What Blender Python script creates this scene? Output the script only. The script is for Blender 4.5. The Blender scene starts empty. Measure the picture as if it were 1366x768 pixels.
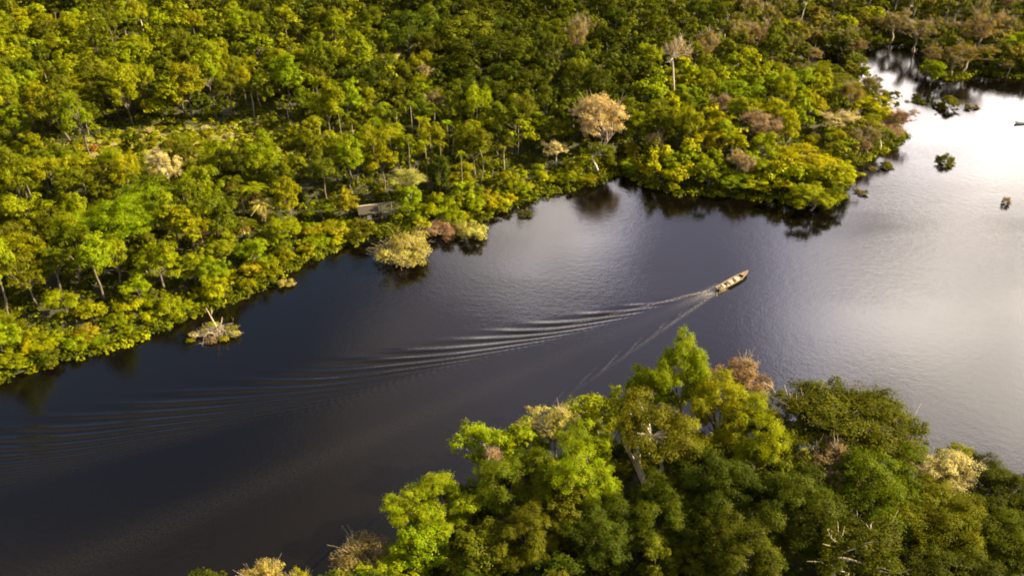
import bpy, bmesh, math, random
import numpy as np
from mathutils import Vector, Matrix

# ------------------------------------------------------------------ camera, sky, sun, exposure
S = bpy.context.scene
C = S.collection
CAM_H, HFOV, PITCH = 110.0, 60.0, 32.0
cam_d = bpy.data.cameras.new("camera"); cam = bpy.data.objects.new("camera", cam_d); C.objects.link(cam)
cam.location = (0, 0, CAM_H); cam.rotation_euler = (math.radians(90 - PITCH), 0, 0)
cam_d.sensor_fit = 'HORIZONTAL'; cam_d.angle = math.radians(HFOV); cam_d.clip_end = 30000; cam_d.clip_start = 0.5
S.camera = cam

SUN_AZ, SUN_EL = 2.0, 31.0          # azimuth from +X towards +Y, elevation
sa, se = math.radians(SUN_AZ), math.radians(SUN_EL)
sun_dir = Vector((math.cos(sa) * math.cos(se), math.sin(sa) * math.cos(se), math.sin(se)))
sl = bpy.data.lights.new("sun", 'SUN'); so = bpy.data.objects.new("sun", sl); C.objects.link(so)
sl.energy = 5.0; sl.angle = math.radians(0.6); sl.color = (1.0, 0.82, 0.46)
so.rotation_euler = sun_dir.to_track_quat('Z', 'Y').to_euler(); so.location = (300, 60, 300)

S.view_settings.view_transform = 'Standard'; S.view_settings.look = 'None'
S.view_settings.exposure = 2.06; S.view_settings.gamma = 1.0
try: S.view_settings.use_curve_mapping = False
except Exception: pass
S.render.engine = 'CYCLES'
S.cycles.use_denoising = True
S.cycles.filter_width = 1.9
S.cycles.max_bounces = 5; S.cycles.diffuse_bounces = 1; S.cycles.glossy_bounces = 3
S.cycles.transmission_bounces = 2; S.cycles.transparent_max_bounces = 4
S.cycles.sample_clamp_indirect = 6.0

W = bpy.data.worlds.new("World"); S.world = W; W.use_nodes = True
def build_world():
    nt = W.node_tree; nt.nodes.clear(); N = nt.nodes.new; L = nt.links.new
    def M(op, a, b=None, c=None, clamp=False):
        n = N('ShaderNodeMath'); n.operation = op; n.use_clamp = clamp
        for i, v in enumerate((a, b, c)):
            if v is None: continue
            if isinstance(v, (int, float)): n.inputs[i].default_value = v
            else: L(v, n.inputs[i])
        return n.outputs[0]
    def ramp(x, lo, hi):
        n = N('ShaderNodeMapRange'); n.interpolation_type = 'SMOOTHSTEP'; L(x, n.inputs[0])
        n.inputs[1].default_value = lo; n.inputs[2].default_value = hi; return n.outputs[0]
    def mix(f, a, b):
        n = N('ShaderNodeMix'); n.data_type = 'RGBA'
        L(f, n.inputs[0])
        for i, v in ((6, a), (7, b)):
            if isinstance(v, tuple): n.inputs[i].default_value = (*v, 1)
            else: L(v, n.inputs[i])
        return n.outputs[2]
    out = N('ShaderNodeOutputWorld'); bg = N('ShaderNodeBackground'); L(bg.outputs[0], out.inputs[0])
    bg.inputs[1].default_value = 0.055
    sky = N('ShaderNodeTexSky'); sky.sky_type = 'NISHITA'; sky.sun_disc = False
    sky.sun_elevation = se; sky.sun_rotation = math.radians(90) - sa
    sky.air_density = 1.0; sky.dust_density = 1.0; sky.ozone_density = 1.0
    tc = N('ShaderNodeTexCoord'); sp = N('ShaderNodeSeparateXYZ'); L(tc.outputs['Generated'], sp.inputs[0])
    x, y, z = sp.outputs
    zz = M('ADD', M('MAXIMUM', z, 0.0), 0.12)
    u = M('DIVIDE', x, zz); v = M('DIVIDE', y, zz)
    cb = N('ShaderNodeCombineXYZ'); L(u, cb.inputs[0]); L(v, cb.inputs[1])
    def noise(scale, detail, off, rough=0.5):
        n = N('ShaderNodeTexNoise'); n.inputs['Scale'].default_value = scale; n.inputs['Detail'].default_value = detail
        n.inputs['Roughness'].default_value = rough
        m = N('ShaderNodeVectorMath'); m.operation = 'ADD'; L(cb.outputs[0], m.inputs[0]); m.inputs[1].default_value = off
        L(m.outputs[0], n.inputs['Vector']); return n.outputs[0]
    n1 = noise(1.1, 5, (CL_OFF[0], CL_OFF[1], 0)); n2 = noise(2.9, 6, (4.0, 9.0, 2), 0.56)
    # a bank of bright cloud in the sunward quarter, thinner grey cloud elsewhere
    def bank_of(azd, eld, outer, inner):
        a, e = math.radians(azd), math.radians(eld)
        d = N('ShaderNodeVectorMath'); d.operation = 'DOT_PRODUCT'; L(tc.outputs['Generated'], d.inputs[0])
        d.inputs[1].default_value = (math.sin(a) * math.cos(e), math.cos(a) * math.cos(e), math.sin(e))
        return ramp(d.outputs['Value'], math.cos(math.radians(outer)), math.cos(math.radians(inner)))
    hi = M('MAXIMUM', M('MAXIMUM', bank_of(36, 28, 18, 3), M('MULTIPLY', bank_of(25, 15, 15, 4), 0.8)), M('MULTIPLY', bank_of(1, 25.5, 9, 1), 0.9))
    hi = M('MAXIMUM', hi, M('MULTIPLY', bank_of(31, 42, 9, 1), 0.85))
    wide = bank_of(24, 25, 42, 10)
    cover = M('ADD', M('ADD', n1, M('MULTIPLY', M('MAXIMUM', hi, wide), 0.22)), M('MULTIPLY', ramp(z, 0.5, 0.68), 0.22))
    low = M('SUBTRACT', 1.0, ramp(z, 0.13, 0.34))                 # unseen bright cloud low over the horizon, added to brighten the wave crests
    cover = M('SUBTRACT', cover, M('MULTIPLY', bank_of(-28, 27, 26, 8), 0.24))
    cover = M('ADD', cover, M('MULTIPLY', low, 0.3))
    mask = ramp(cover, 0.44, 0.66)
    lum = M('ADD', M('ADD', M('MULTIPLY', M('MULTIPLY', hi, M('ADD', ramp(n2, 0.34, 0.64), 0.22)), CL_BRIGHT), M('MULTIPLY', M('MULTIPLY', wide, M('ADD', n2, 0.1)), CL_WIDE)), CL_DIM)
    lum = M('ADD', lum, M('MULTIPLY', low, CL_LOW))
    cc = mix(hi, mix(wide, (0.92, 0.82, 0.76), (0.70, 0.68, 0.92)), (1.0, 0.89, 0.78))
    vm = N('ShaderNodeVectorMath'); vm.operation = 'SCALE'; L(cc, vm.inputs[0]); L(lum, vm.inputs['Scale'])
    L(mix(mask, sky.outputs[0], vm.outputs[0]), bg.inputs[0])
CL_OFF = (3.3, 1.7); CL_LOW = 13.0; CL_BRIGHT = 42.0; CL_WIDE = 8.5; CL_DIM = 3.1
build_world()

# ------------------------------------------------------------------ helpers
FPX = 683 / math.tan(math.radians(HFOV / 2)); _p = math.radians(PITCH)
def G(px, py, z=0.0):
    """the point at height z seen at (px, py) of the 1366 x 768 photograph: used once, to survey the place"""
    x = (px - 683) / FPX; y = (384 - py) / FPX
    d = (x, math.cos(_p) + y * math.sin(_p), -math.sin(_p) + y * math.cos(_p))
    t = (z - CAM_H) / d[2]
    return Vector((d[0] * t, d[1] * t, z))
def PX(x, y, z):
    fw = y * math.cos(_p) - (z - CAM_H) * math.sin(_p); up = y * math.sin(_p) + (z - CAM_H) * math.cos(_p)
    return 683 + FPX * x / fw, 384 - FPX * up / fw, FPX / fw      # px, py, px per metre

def fast_mesh(name, V, F, mat=None, attrs=None, smooth=False):
    V = np.asarray(V, np.float32); F = np.asarray(F, np.int32)
    me = bpy.data.meshes.new(name)
    k = F.shape[1]
    me.vertices.add(len(V)); me.vertices.foreach_set('co', V.ravel())
    me.loops.add(F.size); me.loops.foreach_set('vertex_index', F.ravel())
    me.polygons.add(len(F)); me.polygons.foreach_set('loop_start', np.arange(0, F.size, k, dtype=np.int32))
    if smooth: me.polygons.foreach_set('use_smooth', np.ones(len(F), bool))
    for nm, arr in (attrs or {}).items():
        if arr.ndim == 1:
            a = me.attributes.new(nm, 'FLOAT', 'POINT'); a.data.foreach_set('value', arr.astype(np.float32))
        else:
            a = me.attributes.new(nm, 'FLOAT_COLOR', 'POINT'); c4 = np.ones((len(arr), 4), np.float32); c4[:, :3] = arr; a.data.foreach_set('color', c4.ravel())
    me.update(calc_edges=True); me.validate()
    if mat: me.materials.append(mat)
    return me
def add(name, me, parent=None):
    o = bpy.data.objects.new(name, me); C.objects.link(o)
    if parent: o.parent = parent
    return o
def tag(o, label=None, cat=None, group=None, kind=None):
    for k, v in (('label', label), ('category', cat), ('group', group), ('kind', kind)):
        if v: o[k] = v
    return o
def empty(name, loc=(0, 0, 0), rz=0.0):
    o = bpy.data.objects.new(name, None); C.objects.link(o); o.location = loc; o.rotation_euler = (0, 0, rz); o.empty_display_size = 0.5
    return o

class MB:
    """collects tubes and boxes into one mesh"""
    def __init__(s): s.V = []; s.F = []; s.n = 0
    def put(s, V, F):
        V = np.asarray(V, float); s.V.append(V); s.F += [tuple(int(i) + s.n for i in f) for f in F]; s.n += len(V)
    def tube(s, pts, rad, k=6, cap=True):
        pts = [Vector(p) for p in pts]; V = []; F = []
        ref = Vector((0.31, 0.95, 0.1))
        for i, p in enumerate(pts):
            t = (pts[min(i + 1, len(pts) - 1)] - pts[max(i - 1, 0)]).normalized()
            a = t.cross(ref)
            if a.length < 0.1: a = t.cross(Vector((1, 0, 0)))
            a.normalize(); b = t.cross(a)
            for j in range(k):
                q = 2 * math.pi * j / k
                V.append(p + (a * math.cos(q) + b * math.sin(q)) * rad[i])
        for i in range(len(pts) - 1):
            for j in range(k):
                j2 = (j + 1) % k
                F.append((i * k + j, i * k + j2, (i + 1) * k + j2, (i + 1) * k + j))
        if cap: F.append(tuple(range((len(pts) - 1) * k, len(pts) * k))); F.append(tuple(range(k - 1, -1, -1)))
        s.put(V, F)
    def box(s, c, size, R=None):
        c = Vector(c); h = Vector(size) * 0.5; V = []
        for dx, dy, dz in ((-1,-1,-1),(1,-1,-1),(1,1,-1),(-1,1,-1),(-1,-1,1),(1,-1,1),(1,1,1),(-1,1,1)):
            v = Vector((dx * h.x, dy * h.y, dz * h.z)); V.append(c + (R @ v if R else v))
        s.put(V, [(3,2,1,0),(4,5,6,7),(0,1,5,4),(1,2,6,5),(2,3,7,6),(3,0,4,7)])
    def bar(s, a, b, w, h):
        a, b = Vector(a), Vector(b); d = b - a
        R = d.to_track_quat('X', 'Z').to_matrix(); s.box((a + b) / 2, (d.length, w, h), R)
    def mesh(s, name, mat, smooth=False):
        me = bpy.data.meshes.new(name); me.from_pydata(np.concatenate(s.V).tolist(), [], s.F)
        if smooth: me.polygons.foreach_set('use_smooth', [True] * len(me.polygons))
        me.update(); me.materials.append(mat); return me

# ------------------------------------------------------------------ materials
def new_mat(name):
    m = bpy.data.materials.new(name); m.use_nodes = True; nt = m.node_tree; nt.nodes.clear()
    return m, nt, nt.nodes.new, nt.links.new
def leaf_mat(name, source):
    m, nt, N, L = new_mat(name)
    out = N('ShaderNodeOutputMaterial')
    if source == 'object':
        src = N('ShaderNodeObjectInfo'); col = src.outputs['Color']
    else:
        src = N('ShaderNodeAttribute'); src.attribute_name = 'tint'; col = src.outputs['Color']
    g = N('ShaderNodeNewGeometry')
    tc = N('ShaderNodeTexCoord'); nz = N('ShaderNodeTexNoise'); nz.inputs['Scale'].default_value = 0.42; nz.inputs['Detail'].default_value = 2
    L(g.outputs['Position'], nz.inputs['Vector'])
    h = N('ShaderNodeHueSaturation'); L(col, h.inputs['Color'])
    mr = N('ShaderNodeMapRange'); L(g.outputs['Random Per Island'], mr.inputs[0]); mr.inputs[3].default_value = 0.475; mr.inputs[4].default_value = 0.525
    n2 = N('ShaderNodeTexNoise'); n2.inputs['Scale'].default_value = 0.9; n2.inputs['Detail'].default_value = 2; L(g.outputs['Position'], n2.inputs['Vector'])
    hm = N('ShaderNodeMath'); hm.operation = 'MULTIPLY_ADD'; L(n2.outputs[0], hm.inputs[0]); hm.inputs[1].default_value = 0.09; hm.inputs[2].default_value = -0.045
    ha = N('ShaderNodeMath'); ha.operation = 'ADD'; L(mr.outputs[0], ha.inputs[0]); L(hm.outputs[0], ha.inputs[1]); L(ha.outputs[0], h.inputs['Hue'])
    m2 = N('ShaderNodeMapRange'); L(nz.outputs[0], m2.inputs[0]); m2.inputs[1].default_value = 0.3; m2.inputs[2].default_value = 0.7; m2.inputs[3].default_value = 0.62; m2.inputs[4].default_value = 1.38
    L(m2.outputs[0], h.inputs['Value'])
    di = N('ShaderNodeBsdfDiffuse'); L(h.outputs[0], di.inputs[0])
    tr = N('ShaderNodeBsdfTranslucent')
    warm = N('ShaderNodeMix'); warm.data_type = 'RGBA'; warm.blend_type = 'MULTIPLY'; warm.inputs[0].default_value = 1.0
    L(h.outputs[0], warm.inputs[6]); warm.inputs[7].default_value = (1.35, 1.25, 0.55, 1); L(warm.outputs[2], tr.inputs[0])
    mx = N('ShaderNodeMixShader'); mx.inputs[0].default_value = 0.42; L(di.outputs[0], mx.inputs[1]); L(tr.outputs[0], mx.inputs[2])
    gl = N('ShaderNodeBsdfGlossy'); gl.inputs['Roughness'].default_value = 0.45; gl.inputs['Color'].default_value = (0.9, 0.9, 0.8, 1)
    m3 = N('ShaderNodeMixShader'); m3.inputs[0].default_value = 0.004; L(mx.outputs[0], m3.inputs[1]); L(gl.outputs[0], m3.inputs[2])
    L(m3.outputs[0], out.inputs[0])
    return m
def noise_mat(name, c1, c2, scale=1.0, rough=0.9, detail=4, stretch=None, bump=0.0):
    m, nt, N, L = new_mat(name)
    out = N('ShaderNodeOutputMaterial'); b = N('ShaderNodeBsdfPrincipled'); L(b.outputs[0], out.inputs[0]); b.inputs['Roughness'].default_value = rough
    tc = N('ShaderNodeTexCoord'); mp = N('ShaderNodeMapping'); L(tc.outputs['Object'], mp.inputs[0])
    if stretch: mp.inputs['Scale'].default_value = stretch
    nz = N('ShaderNodeTexNoise'); nz.inputs['Scale'].default_value = scale; nz.inputs['Detail'].default_value = detail; L(mp.outputs[0], nz.inputs['Vector'])
    r = N('ShaderNodeValToRGB'); L(nz.outputs[0], r.inputs[0])
    r.color_ramp.elements[0].position = 0.3; r.color_ramp.elements[0].color = (*c1, 1); r.color_ramp.elements[1].position = 0.7; r.color_ramp.elements[1].color = (*c2, 1)
    L(r.outputs[0], b.inputs['Base Color'])
    if bump:
        bp = N('ShaderNodeBump'); bp.inputs['Strength'].default_value = bump; L(nz.outputs[0], bp.inputs['Height']); L(bp.outputs[0], b.inputs['Normal'])
    return m
DRYBARK = noise_mat('grey_bark', (0.20, 0.155, 0.115), (0.38, 0.31, 0.24), 1.5, stretch=(3, 3, 0.6))
LEAF = leaf_mat('leaf', 'object'); LEAFT = leaf_mat('leaf_mixed', 'attr')
BARK = noise_mat('bark', (0.055, 0.045, 0.034), (0.14, 0.115, 0.09), 1.5, stretch=(3, 3, 0.6))
PALEBARK = noise_mat('pale_bark', (0.38, 0.32, 0.25), (0.62, 0.55, 0.45), 1.2, stretch=(3, 3, 0.5))
DEADFROND = noise_mat('dead_frond', (0.20, 0.085, 0.025), (0.40, 0.21, 0.07), 2.0)
PLANK = noise_mat('weathered_plank', (0.13, 0.105, 0.08), (0.30, 0.255, 0.20), 2.5, stretch=(1, 6, 6))
DARKPLANK = noise_mat('shade_plank', (0.05, 0.04, 0.03), (0.12, 0.10, 0.075), 2.5, stretch=(1, 6, 6))  # plank colour darkened to give the shade under the shelter roof
THATCH = noise_mat('thatch', (0.014, 0.011, 0.009), (0.058, 0.046, 0.037), 3.5, stretch=(1.2, 5, 5), bump=0.5)
BOATW = noise_mat('boat_wood', (0.13, 0.09, 0.055), (0.26, 0.19, 0.12), 2.0, stretch=(1, 6, 6))
HULLP = noise_mat('hull_paint', (0.035, 0.022, 0.015), (0.07, 0.045, 0.03), 2.0)
SACK = noise_mat('sack_cloth', (0.24, 0.19, 0.125), (0.40, 0.335, 0.24), 5.0)
TARP = noise_mat('pale_tarp', (0.36, 0.29, 0.21), (0.50, 0.43, 0.33), 4.0)
WHITE = noise_mat('white_paint', (0.72, 0.72, 0.70), (0.82, 0.82, 0.80), 3.0, rough=0.5)
METAL = noise_mat('motor_cover', (0.05, 0.05, 0.055), (0.09, 0.09, 0.10), 3.0, rough=0.4)

def ground_mat():
    m, nt, N, L = new_mat('forest_floor')
    out = N('ShaderNodeOutputMaterial'); b = N('ShaderNodeBsdfPrincipled'); L(b.outputs[0], out.inputs[0]); b.inputs['Roughness'].default_value = 1.0
    g = N('ShaderNodeNewGeometry'); at = N('ShaderNodeAttribute'); at.attribute_name = 'clearing'
    n1 = N('ShaderNodeTexNoise'); n1.inputs['Scale'].default_value = 0.11; n1.inputs['Detail'].default_value = 6; L(g.outputs['Position'], n1.inputs['Vector'])
    n2 = N('ShaderNodeTexNoise'); n2.inputs['Scale'].default_value = 0.7; n2.inputs['Detail'].default_value = 5; L(g.outputs['Position'], n2.inputs['Vector'])
    r1 = N('ShaderNodeValToRGB'); L(n2.outputs[0], r1.inputs[0])
    r1.color_ramp.elements[0].color = (0.018, 0.016, 0.008, 1); r1.color_ramp.elements[1].color = (0.045, 0.05, 0.014, 1)
    r2 = N('ShaderNodeValToRGB'); L(n1.outputs[0], r2.inputs[0]); e = r2.color_ramp.elements
    e[0].position = 0.32; e[0].color = (0.12, 0.12, 0.02, 1); e[1].position = 0.68; e[1].color = (0.17, 0.135, 0.035, 1)
    k = e.new(0.5); k.color = (0.22, 0.185, 0.05, 1)
    mx = N('ShaderNodeMix'); mx.data_type = 'RGBA'; L(at.outputs['Fac'], mx.inputs[0]); L(r1.outputs[0], mx.inputs[6]); L(r2.outputs[0], mx.inputs[7])
    L(mx.outputs[2], b.inputs['Base Color'])
    return m
def water_mat():
    m, nt, N, L = new_mat('river_water')
    out = N('ShaderNodeOutputMaterial'); b = N('ShaderNodeBsdfPrincipled'); L(b.outputs[0], out.inputs[0])
    b.inputs['Base Color'].default_value = (0.0020, 0.0015, 0.0012, 1); b.inputs['IOR'].default_value = 1.36
    g = N('ShaderNodeNewGeometry')
    def nz(scale, det, st, rz=0):
        mp = N('ShaderNodeMapping'); mp.inputs['Scale'].default_value = st; mp.inputs['Rotation'].default_value = (0, 0, rz); L(g.outputs['Position'], mp.inputs[0])
        n = N('ShaderNodeTexNoise'); n.inputs['Scale'].default_value = scale; n.inputs['Detail'].default_value = det; L(mp.outputs[0], n.inputs['Vector']); return n.outputs[0]
    big = nz(0.016, 3, (1, 2.2, 1), 0.6)              # cat's-paws: where the breeze roughens the water
    mr = N('ShaderNodeMapRange'); mr.interpolation_type = 'SMOOTHSTEP'; L(big, mr.inputs[0]); mr.inputs[1].default_value = 0.4; mr.inputs[2].default_value = 0.62; mr.inputs[3].default_value = 0.5; mr.inputs[4].default_value = 1.1
    fine = nz(1.9, 2, (1, 1.6, 1), 0.5); mid = nz(0.5, 2, (1, 1.5, 1), 0.9)
    ad = N('ShaderNodeMath'); ad.operation = 'MULTIPLY_ADD'; L(mid, ad.inputs[0]); ad.inputs[1].default_value = 1.2; L(fine, ad.inputs[2])
    ml = N('ShaderNodeMath'); ml.operation = 'MULTIPLY'; L(ad.outputs[0], ml.inputs[0]); L(mr.outputs[0], ml.inputs[1])
    bp = N('ShaderNodeBump'); bp.inputs['Strength'].default_value = 1.0; bp.inputs['Distance'].default_value = 0.02; L(ml.outputs[0], bp.inputs['Height'])
    L(bp.outputs[0], b.inputs['Normal'])
    b.inputs['Roughness'].default_value = 0.05
    at = N('ShaderNodeAttribute'); at.attribute_name = 'foam'
    fn = nz(3.0, 4, (1, 1, 1)); fm = N('ShaderNodeMapRange'); fm.interpolation_type = 'SMOOTHSTEP'; L(fn, fm.inputs[0]); fm.inputs[1].default_value = 0.38; fm.inputs[2].default_value = 0.6
    f2 = N('ShaderNodeMath'); f2.operation = 'MULTIPLY'; L(fm.outputs[0], f2.inputs[0]); L(at.outputs['Fac'], f2.inputs[1])
    fd = N('ShaderNodeBsdfDiffuse'); fd.inputs[0].default_value = (0.55, 0.50, 0.44, 1)
    mx = N('ShaderNodeMixShader'); L(f2.outputs[0], mx.inputs[0]); L(b.outputs[0], mx.inputs[1]); L(fd.outputs[0], mx.inputs[2]); L(mx.outputs[0], out.inputs[0])
    return m

# ------------------------------------------------------------------ ground and river
FAR_SHORE = [(-420, 640), (-160, 560), (-60, 535), (0, 505), (60, 485), (110, 470), (190, 450), (240, 425), (300, 400), (350, 380), (400, 350), (450, 330), (490, 312), (560, 312),
             (600, 305), (640, 292), (690, 272), (740, 255), (800, 242), (830, 228), (862, 246), (900, 258), (960, 258), (1060, 270), (1105, 275), (1122, 250), (1132, 225),
             (1160, 208), (1190, 196), (1206, 182), (1190, 165), (1160, 136), (1138, 110), (1136, 84), (1152, 58), (1205, 55), (1240, 66), (1238, 98), (1264, 106), (1310, 98), (1366, 104), (1440, 100), (1600, 108)]
NEAR_SHORE = [(1900, 900), (1600, 800), (1450, 740), (1366, 705), (1300, 680), (1200, 640), (1100, 612), (1000, 600), (900, 592), (800, 606), (700, 640), (630, 676), (560, 730), (500, 765), (440, 800), (380, 815), (300, 830)]
POND = [(1056, 74), (1085, 64), (1108, 70), (1138, 80), (1136, 98), (1090, 96)]
far_w = [G(*q).xy for q in FAR_SHORE]; near_w = [G(*q).xy for q in NEAR_SHORE]; pond_w = np.array([G(*q).xy for q in POND])
FAR_POLY = np.array([(-9000, far_w[0].y - 60)] + [tuple(v) for v in far_w] + [(9000, far_w[-1].y + 40), (9000, 9000), (-9000, 9000)])
NEAR_POLY = np.array([(9000, -200)] + [tuple(v) for v in near_w] + [(-70, 40), (-90, -60), (-90, -9000), (9000, -9000)])
def inside(P, poly):
    x, y = P[:, 0], P[:, 1]; r = np.zeros(len(P), bool); n = len(poly)
    for i in range(n):
        x1, y1 = poly[i]; x2, y2 = poly[(i + 1) % n]
        c = (y1 > y) != (y2 > y)
        with np.errstate(divide='ignore', invalid='ignore'):
            r ^= c & (x < (x2 - x1) * (y - y1) / (y2 - y1 + 1e-12) + x1)
    return r
def pdist(P, poly):
    d = np.full(len(P), 1e9)
    for i in range(len(poly)):
        a = poly[i]; b = poly[(i + 1) % len(poly)]; ab = b - a
        t = np.clip(((P - a) @ ab) / (ab @ ab + 1e-9), 0, 1)
        d = np.minimum(d, np.hypot(*(P - a - t[:, None] * ab).T))
    return d
def shore_sd(P):
    """signed distance to the waterline: positive on land"""
    P = np.asarray(P, float).reshape(-1, 2)
    def sd(poly): d = pdist(P, poly); return np.where(inside(P, poly), d, -d)
    return np.maximum(np.minimum(sd(FAR_POLY), -sd(pond_w)), sd(NEAR_POLY))
def land_z(sd, P):
    w = 0.35 * np.sin(P[:, 0] * 0.13 + 1.3) * np.cos(P[:, 1] * 0.11)
    return np.where(sd > 0, 0.12 + np.minimum(sd * 0.09, 2.6) + w * np.clip(sd / 12, 0, 1), np.maximum(sd * 0.25, -2.5) - 0.06)
CLEAR_C = [G(260, 215).xy, G(330, 205).xy, G(190, 205).xy, G(70, 222).xy]
def clearing(P):
    r = np.zeros(len(P))
    for c, (a, b) in zip(CLEAR_C, ((38, 24), (30, 20), (24, 15), (18, 12))):
        r = np.maximum(r, np.clip(1.6 - 1.6 * np.hypot((P[:, 0] - c.x) / a, (P[:, 1] - c.y) / b), 0, 1))
    return r
def build_ground():
    xs = np.concatenate([[-9000, -4000, -1800, -900, -600], np.arange(-420, 620, 4.0), [700, 900, 1400, 2500, 5000, 9000]])
    ys = np.concatenate([[-9000, -3000, -1000, -400, -150, -60], np.arange(0, 640, 4.0), [700, 850, 1100, 1600, 2600, 5000, 9000]])
    X, Y = np.meshgrid(xs, ys); P = np.stack([X.ravel(), Y.ravel()], 1); sd = shore_sd(P)
    V = np.concatenate([P, land_z(sd, P)[:, None]], 1)
    nx, ny = len(xs), len(ys); i = (np.arange(ny - 1)[:, None] * nx + np.arange(nx - 1)).ravel()
    F = np.stack([i, i + 1, i + nx + 1, i + nx], 1)
    o = add('ground', fast_mesh('ground', V, F, ground_mat(), {'clearing': clearing(P)}, True)); tag(o, 'forest floor and open ground on both river banks', 'ground', kind='structure')
build_ground()

STERN = G(960, 385).xy; TRACK = math.radians(34.7)
def wake_field(s, t):
    """ship wave of the boat: the diverging wave system, behind (s) and beside (t) the stern, in closed form"""
    at = np.abs(t); s1 = np.maximum(s, 0.3); tau = np.clip(at / s1, 1e-4, 0.3535)
    tan = (1 + np.sqrt(np.maximum(1 - 8 * tau * tau, 0))) / (4 * tau); th = np.arctan(tan)
    k0 = 9.81 / WAKE_U ** 2; sec2 = 1 / np.maximum(np.cos(th) ** 2, 1e-4); k = k0 * sec2
    ph = k * (s1 * np.cos(th) - at * np.sin(th))
    amp = np.exp(-((np.degrees(th) - 61.0) / 7.5) ** 2) + 0.65 * np.exp(-((np.degrees(th) - 70.0) / 4.0) ** 2)
    r = np.hypot(s1, at); amp = amp / np.sqrt(1 + r / 16.0)
    inn = (at / s1 < 0.3535) * np.clip(s / 2.0, 0, 1)
    fade = np.clip((215 - s) / 60, 0, 1) * np.clip((70 - at) / 15, 0, 1)
    gr = 0.75 + 0.25 * np.sin(s * 0.21 + np.sign(t) * 1.7) * np.sin(s * 0.067 + 0.5)      # the boat does not push quite evenly
    ph = ph + 0.6 * np.sin(s * 0.11 + t * 0.07) + 0.35 * np.sin(s * 0.31 - t * 0.2); amp = amp * np.clip(r / 30, 0.5, 1)
    amp = np.where(t > 0, amp, 0.36 * np.exp(-((np.degrees(th) - 67.5) / 2.8) ** 2) / np.sqrt(1 + r / 30.0))
    return WAKE_A * amp * (np.exp(1.1 * (np.cos(ph) - 1)) * 1.9 - 0.88) * inn * fade * gr
WAKE_U, WAKE_A = 4.1, 0.35
def build_water():
    s = np.arange(-10, 232, 0.42); t = np.arange(-74, 74.1, 0.42)
    Sg, Tg = np.meshgrid(s, t); Z = wake_field(Sg, Tg)
    c, sn = math.cos(TRACK), math.sin(TRACK)
    def W2(S_, T_): return STERN.x - S_ * c - T_ * sn, STERN.y - S_ * sn + T_ * c      # +t = port (left of the heading)
    X, Y = W2(Sg, Tg)
    V = np.stack([X.ravel(), Y.ravel(), Z.ravel()], 1); ns, nt = len(s), len(t)
    i = (np.arange(nt - 1)[:, None] * ns + np.arange(ns - 1)).ravel(); F = np.stack([i, i + ns, i + ns + 1, i + 1], 1)
    B = 12000; cs = [(-B, -B), (B, -B), (B, B), (-B, B)]; base = len(V)
    inner = [0, ns - 1, nt * ns - 1, (nt - 1) * ns]
    O = np.array([[*W2(a, b), 0.0] for a, b in cs]); V = np.concatenate([V, O])
    F2 = [(base + a, base + (a + 1) % 4, inner[(a + 1) % 4], inner[a]) for a in range(4)]
    F = np.concatenate([F, np.array(F2)[:, ::-1]])
    at = np.abs(Tg); foam = 0.8 * np.exp(-np.maximum(Sg, 0) / 4.0) * np.exp(-(at / 1.1) ** 2) * (Sg > -1.5)
    arm = np.abs(at - np.maximum(Sg, 0) * 0.20 - 0.4)
    foam = np.maximum(foam, np.where(Tg > 0, 0.45, 0.3) * np.exp(-(arm / 0.28) ** 2) * np.exp(-np.maximum(Sg, 0) / 16) * (Sg > 0))
    foam = np.maximum(foam, 0.007 * np.exp(-(at / (1.2 + 0.018 * np.maximum(Sg, 0))) ** 2) * (Sg > 0) * np.clip((225 - Sg) / 60, 0, 1))     # thin line of bubbles left on the boat's path
    foam = np.concatenate([foam.ravel(), np.zeros(4)])
    o = add('river', fast_mesh('river', V, F, water_mat(), {'foam': foam}, True)); tag(o, 'dark river with the boat wake', 'river', kind='structure')
build_water()

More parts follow.
